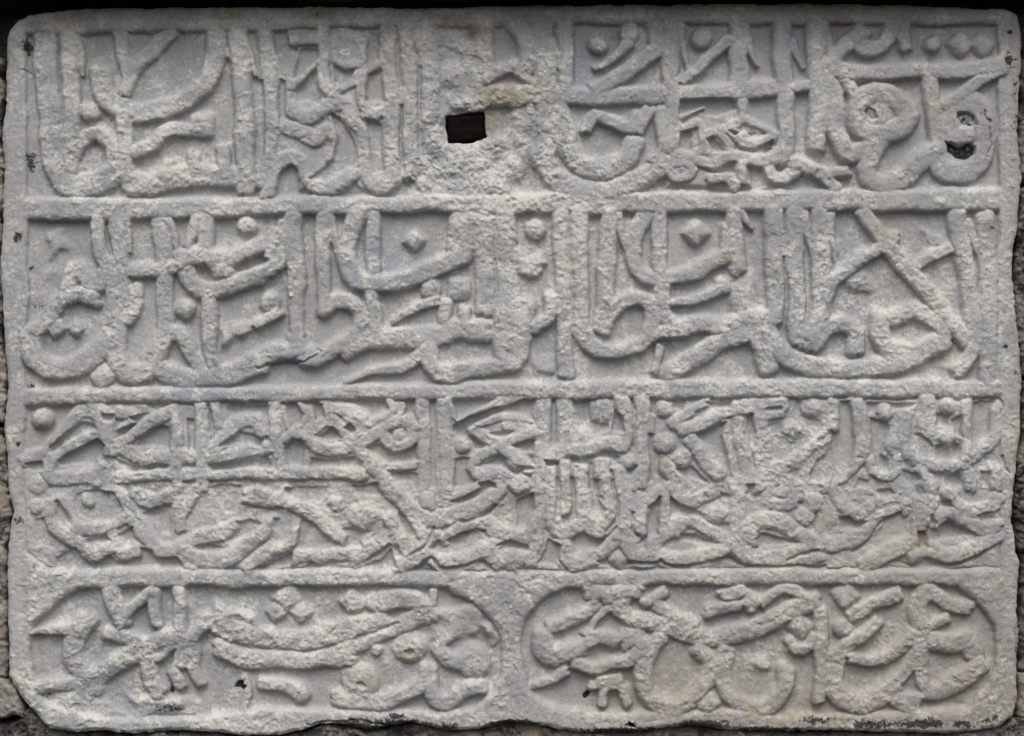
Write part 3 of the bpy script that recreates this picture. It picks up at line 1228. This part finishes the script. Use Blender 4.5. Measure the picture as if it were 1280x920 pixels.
# slivers join the panel of their line
u, cnt = np.unique(flab[ok], return_counts=True)
small = {int(a): int(c) for a, c in zip(u, cnt) if a >= 1000 and c < 60}
for a in small:
    pos = flab == a
    flab[pos] = np.where(fid[:-1, :-1][pos] >= 0, fid[:-1, :-1][pos], 0)
def components(lab, valid):
    big = np.iinfo(np.int64).max
    cc = np.where(valid, np.arange(lab.size).reshape(lab.shape), big)
    same_r = (lab[:, 1:] == lab[:, :-1]) & valid[:, 1:] & valid[:, :-1]
    same_d = (lab[1:] == lab[:-1]) & valid[1:] & valid[:-1]
    while True:
        old = cc.copy()
        for j in range(1, cc.shape[1]):
            m_ = same_r[:, j - 1]; cc[:, j][m_] = np.minimum(cc[:, j], cc[:, j - 1])[m_]
        for j in range(cc.shape[1] - 2, -1, -1):
            m_ = same_r[:, j]; cc[:, j][m_] = np.minimum(cc[:, j], cc[:, j + 1])[m_]
        for j in range(1, cc.shape[0]):
            m_ = same_d[j - 1]; cc[j][m_] = np.minimum(cc[j], cc[j - 1])[m_]
        for j in range(cc.shape[0] - 2, -1, -1):
            m_ = same_d[j]; cc[j][m_] = np.minimum(cc[j], cc[j + 1])[m_]
        if (old == cc).all(): return cc
comp = components(flab, ok)
pocket = {}
nl, nbig = 200, 100000
for l in [int(v) for v in np.unique(flab[ok])]:
    mk = ok & (flab == l)
    cu, cn = np.unique(comp[mk], return_counts=True)
    main = cu[cn.argmax()]
    for c_, n_ in zip(cu, cn):
        if c_ != main and n_ < 40:                      # specks join whatever lies beside them
            rr0, cc0 = np.nonzero(mk & (comp == c_))
            flab[rr0, cc0] = flab[rr0[0], max(cc0[0] - 1, 0)]
        elif c_ != main:
            if l >= 1000:                                  # a stroke cut in two by one that crosses it
                flab[mk & (comp == c_)] = nbig; parts[nbig] = parts[l]; nbig += 1
            else:
                flab[mk & (comp == c_)] = nl; pocket[nl] = l; nl += 1
idx = np.arange(SH[0] * SH[1]).reshape(SH)
V = to_world(X, Y, hgt).reshape(-1, 3) + inv
q = np.stack([idx[:-1, :-1], idx[1:, :-1], idx[1:, 1:], idx[:-1, 1:]], -1)
q = q[ok]; fl = flab[ok]
order = np.argsort(fl, kind='stable'); q = q[order]; fl = fl[order]
ul, start = np.unique(fl, return_index=True)
stop = np.append(start[1:], len(fl))
A = {'crust': crust.ravel(), 'cool': cool.ravel(), 'warm': warm.ravel(), 'dark': dark.ravel()}

panel_obj = {}
jobs = sorted(zip(ul, start, stop), key=lambda t: t[0])
for l, s0, s1 in jobs:
    l = int(l); quads = q[s0:s1]
    vs, inverse = np.unique(quads, return_inverse=True)
    if l in pocket: name, par = ('panel_pocket', panel_obj.get(pocket[l], tablet)) if pocket[l] < 100 else (rails.get(pocket[l], 'frame_border'), tablet)
    elif l < 100: name, par = 'sunk_panel', tablet
    elif l < 1000: name, par = rails.get(l, 'frame_border'), tablet
    else:
        name, rw = parts[l]
        pid = fid.reshape(-1)[vs]
        par = panel_obj.get(int(np.bincount(np.clip(pid, 0, None)).argmax()), tablet)
    o = mesh_from(name, V[vs], inverse.reshape(-1, 4), MAT_TABLET, par, {k: v[vs] for k, v in A.items()})
    if l < 100: panel_obj[l] = o

def block(name, x0, x1, y0, y1, h0, h1, mat, parent, off, bev=0.0):
    """closed box on the tracing grid"""
    c = [(x0, y0), (x1, y0), (x1, y1), (x0, y1)]
    vs = np.array([to_world(a, b, h) for h in (h0, h1) for a, b in c]) + off
    f = np.array([(0, 1, 2, 3), (7, 6, 5, 4), (0, 4, 5, 1), (1, 5, 6, 2), (2, 6, 7, 3), (3, 7, 4, 0)])
    return mesh_from(name, vs, f, mat, parent)
block('slab_body', 14, 1264, 18, 900, -70, -27, MAT_TABLET, tablet, inv)

# rusty iron stub left in the square socket: an uneven bar end
n = 26
u_, v_ = np.meshgrid(np.linspace(-1, 1, n), np.linspace(-1, 1, n))
rr_ = np.maximum(np.abs(u_), np.abs(v_))
ih = 3.0 - 5 * sstep(0.80, 1.0, rr_) + 0.45 * grf((n, n), 2.5, 81) + 0.2 * grf((n, n), 0.8, 82)
bump_low = 3.0 * np.exp(-((u_ - 0.0) / 0.22) ** 2 - ((v_ - 0.75) / 0.25) ** 2)
ih = ih + bump_low - 2.0 * sstep(0.2, 0.9, v_)
ih = np.where(rr_ > 0.99, -24, ih)
ix = 582 + 24.0 * u_ + 0.5 * v_
iy = 159.5 + 17.0 * v_ - 2.8 * u_
ii = np.arange(n * n).reshape(n, n)
mesh_from('iron_stub', to_world(ix, iy, ih).reshape(-1, 3) + inv,
          np.stack([ii[:-1, :-1], ii[1:, :-1], ii[1:, 1:], ii[:-1, 1:]], -1).reshape(-1, 4), MAT_IRON, tablet)

# ------------------------------------------------------------------ the masonry round the tablet
def stone(name, poly, h0, amp, mat, label_, category, seed, step=1.5, fall=40.0, roundr=3.5, crust_k=0.3, dark_k=0.2, grit=0.6, tilt=(0, 0)):
    P = pts_of(poly); xs = [p[0] for p in P]; ys = [p[1] for p in P]
    x0, x1, y0, y1 = min(xs) - 5, max(xs) + 5, min(ys) - 5, max(ys) + 5
    ax = np.arange(x0, x1 + step, step); ay = np.arange(y0, y1 + step, step)
    XX, YY = np.meshgrid(ax, ay); sh = XX.shape
    s = poly_sdf(XX + 1.8 * grf(sh, 4, seed) + 0.8 * grf(sh, 1.2, seed + 1), YY + 1.8 * grf(sh, 4, seed + 2), P)
    h = h0 + amp * fractal(sh, 12, seed + 3, 5, 0.6) + grit * (grf(sh, 0.8, seed + 4) + grf(sh, 1.6, seed + 5))
    h += tilt[0] * (XX - np.mean(xs)) + tilt[1] * (YY - np.mean(ys))
    h -= roundr * (1 - sstep(0, roundr * 1.6, s)) ** 1.5
    h -= fall * sstep(0, 2.5, -s)
    kv = s > -3.5
    ok_ = kv[:-1, :-1] & kv[1:, :-1] & kv[:-1, 1:] & kv[1:, 1:]
    ii_ = np.arange(sh[0] * sh[1]).reshape(sh)
    qq = np.stack([ii_[:-1, :-1], ii_[1:, :-1], ii_[1:, 1:], ii_[:-1, 1:]], -1)[ok_]
    vs, inverse = np.unique(qq, return_inverse=True)
    cr = np.clip(crust_k + 0.25 * fractal(sh, 6, seed + 6, 4, 0.6), 0, 1)
    dk = np.clip(dark_k + 0.22 * fractal(sh, 8, seed + 7, 4, 0.6), 0, 1)
    wm = np.clip(0.3 + 0.3 * grf(sh, 14, seed + 8), 0, 1)
    cx, cy = float(np.mean(xs)), max(ys)
    org = to_world(np.array(cx), np.array(cy), np.array(-30.0))
    o = mesh_from(name, to_world(XX, YY, h).reshape(-1, 3)[vs] - org, inverse.reshape(-1, 4), mat, None,
                  {'crust': cr.ravel()[vs], 'dark': dk.ravel()[vs], 'warm': wm.ravel()[vs]})
    o.location = org
    tag(o, label_, category)
    return o

stone('wall_stone', '-120,60 0,70 1,150 1,240 -1,262 -2,300 -120,300', 2, 2.2, MAT_WALL, 'brown-grey wall stone left of the upper two lines of the tablet', 'wall stone', 300, dark_k=.36)
stone('wall_stone', '-120,303 -2,304 -1,420 2,440 6,478 5,500 1,530 -120,532', 0, 2.2, MAT_WALL, 'brown-grey wall stone left of the tablet\'s second line', 'wall stone', 310, dark_k=.34)
stone('wall_stone', '-120,536 2,536 4,560 6,585 7,612 12,640 8,668 6,690 7,740 8,790 8,844 -120,846', 5, 2.4, MAT_WALL, 'long brownish stone along the lower left edge of the tablet', 'wall stone', 320, dark_k=.26, crust_k=.3)
stone('wall_stone', '-120,850 6,851 20,872 28,884 27,898 -20,902 -120,902', 3, 2.6, MAT_WALL, 'small brown stone by the cut lower left corner of the tablet', 'wall stone', 330, dark_k=.2, crust_k=.36)
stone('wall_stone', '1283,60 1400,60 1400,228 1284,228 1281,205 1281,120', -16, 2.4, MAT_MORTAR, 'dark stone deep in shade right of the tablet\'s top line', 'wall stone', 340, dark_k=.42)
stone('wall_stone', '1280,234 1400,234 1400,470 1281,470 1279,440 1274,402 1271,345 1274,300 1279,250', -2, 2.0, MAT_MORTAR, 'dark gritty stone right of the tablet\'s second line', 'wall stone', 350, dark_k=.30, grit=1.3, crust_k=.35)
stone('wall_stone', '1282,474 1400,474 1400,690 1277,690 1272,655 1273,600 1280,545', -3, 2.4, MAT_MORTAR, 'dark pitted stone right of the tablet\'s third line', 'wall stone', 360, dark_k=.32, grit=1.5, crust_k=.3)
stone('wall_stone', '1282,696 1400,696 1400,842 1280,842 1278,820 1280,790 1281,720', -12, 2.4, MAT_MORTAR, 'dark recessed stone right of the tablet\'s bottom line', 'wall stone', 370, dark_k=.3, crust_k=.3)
stone('wall_stone', '1278,848 1400,848 1400,900 1276,902 1270,897 1276,876', -1, 2.6, MAT_WALL, 'greenish grey stone by the lower right corner of the tablet', 'wall stone', 380, dark_k=.25, crust_k=.35)
stone('mortar_bed', '-120,906 20,905 30,890 42,893 55,906 66,914 92,919 170,922 205,918 240,918 300,922 350,922 378,915 402,908 430,909 460,915 490,908 520,906 560,914 600,913 640,904 680,908 720,917 800,916 860,909 900,914 960,917 1100,918 1200,918 1252,911 1268,901 1400,904 1400,1010 -120,1010',
      1, 2.2, MAT_MORTAR, 'black crusted mortar bed along the bottom edge of the tablet', 'mortar', 390, dark_k=.36, crust_k=.22, grit=1.0, roundr=4)
# packed dark joint filling behind everything
jf = block('joint_filling', -130, 1410, -40, 1015, -95, -48, MAT_MORTAR, None, np.array([0, -0.07, -ZB]))
jf.location = (0, 0.07, ZB)
tag(jf, 'dark rubble filling of the joints round the marble tablet', 'joint filling', kind='structure')

# overhanging lintel above: its rough underside is the black strip along the top
def lintel():
    nx, ny = 400, 60
    x = np.linspace(-300, 1580, nx)
    # profile runs out along the underside, then up the front face
    prof = [(-60 + t * 118, 0.0) for t in np.linspace(0, 1, 30)] + [(58, -t * 160) for t in np.linspace(0, 1, 30)]
    nz_ = fractal((len(prof), nx), 6, 400, 4, 0.55)
    vs = []
    for j, (hh, yy) in enumerate(prof):
        und = 1 if j < 30 else 0
        yb = -1.0 - 0.006 * (x - 640) * 0.6
        vs.append(to_world(x, yb + yy + (1.6 * nz_[j] if und else 0.6 * nz_[j]), hh + (0 if und else 2.5 * nz_[j])))
    vs = np.array(vs).reshape(-1, 3)
    ii_ = np.arange(len(prof) * nx).reshape(len(prof), nx)
    qq = np.stack([ii_[:-1, :-1], ii_[:-1, 1:], ii_[1:, 1:], ii_[1:, :-1]], -1).reshape(-1, 4)
    org = np.array([0, -0.03, ZB + 0.92])
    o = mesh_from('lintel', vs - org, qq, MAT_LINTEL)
    o.location = org
    tag(o, 'dark overhanging stone ledge above the top edge of the tablet', 'lintel')
lintel()
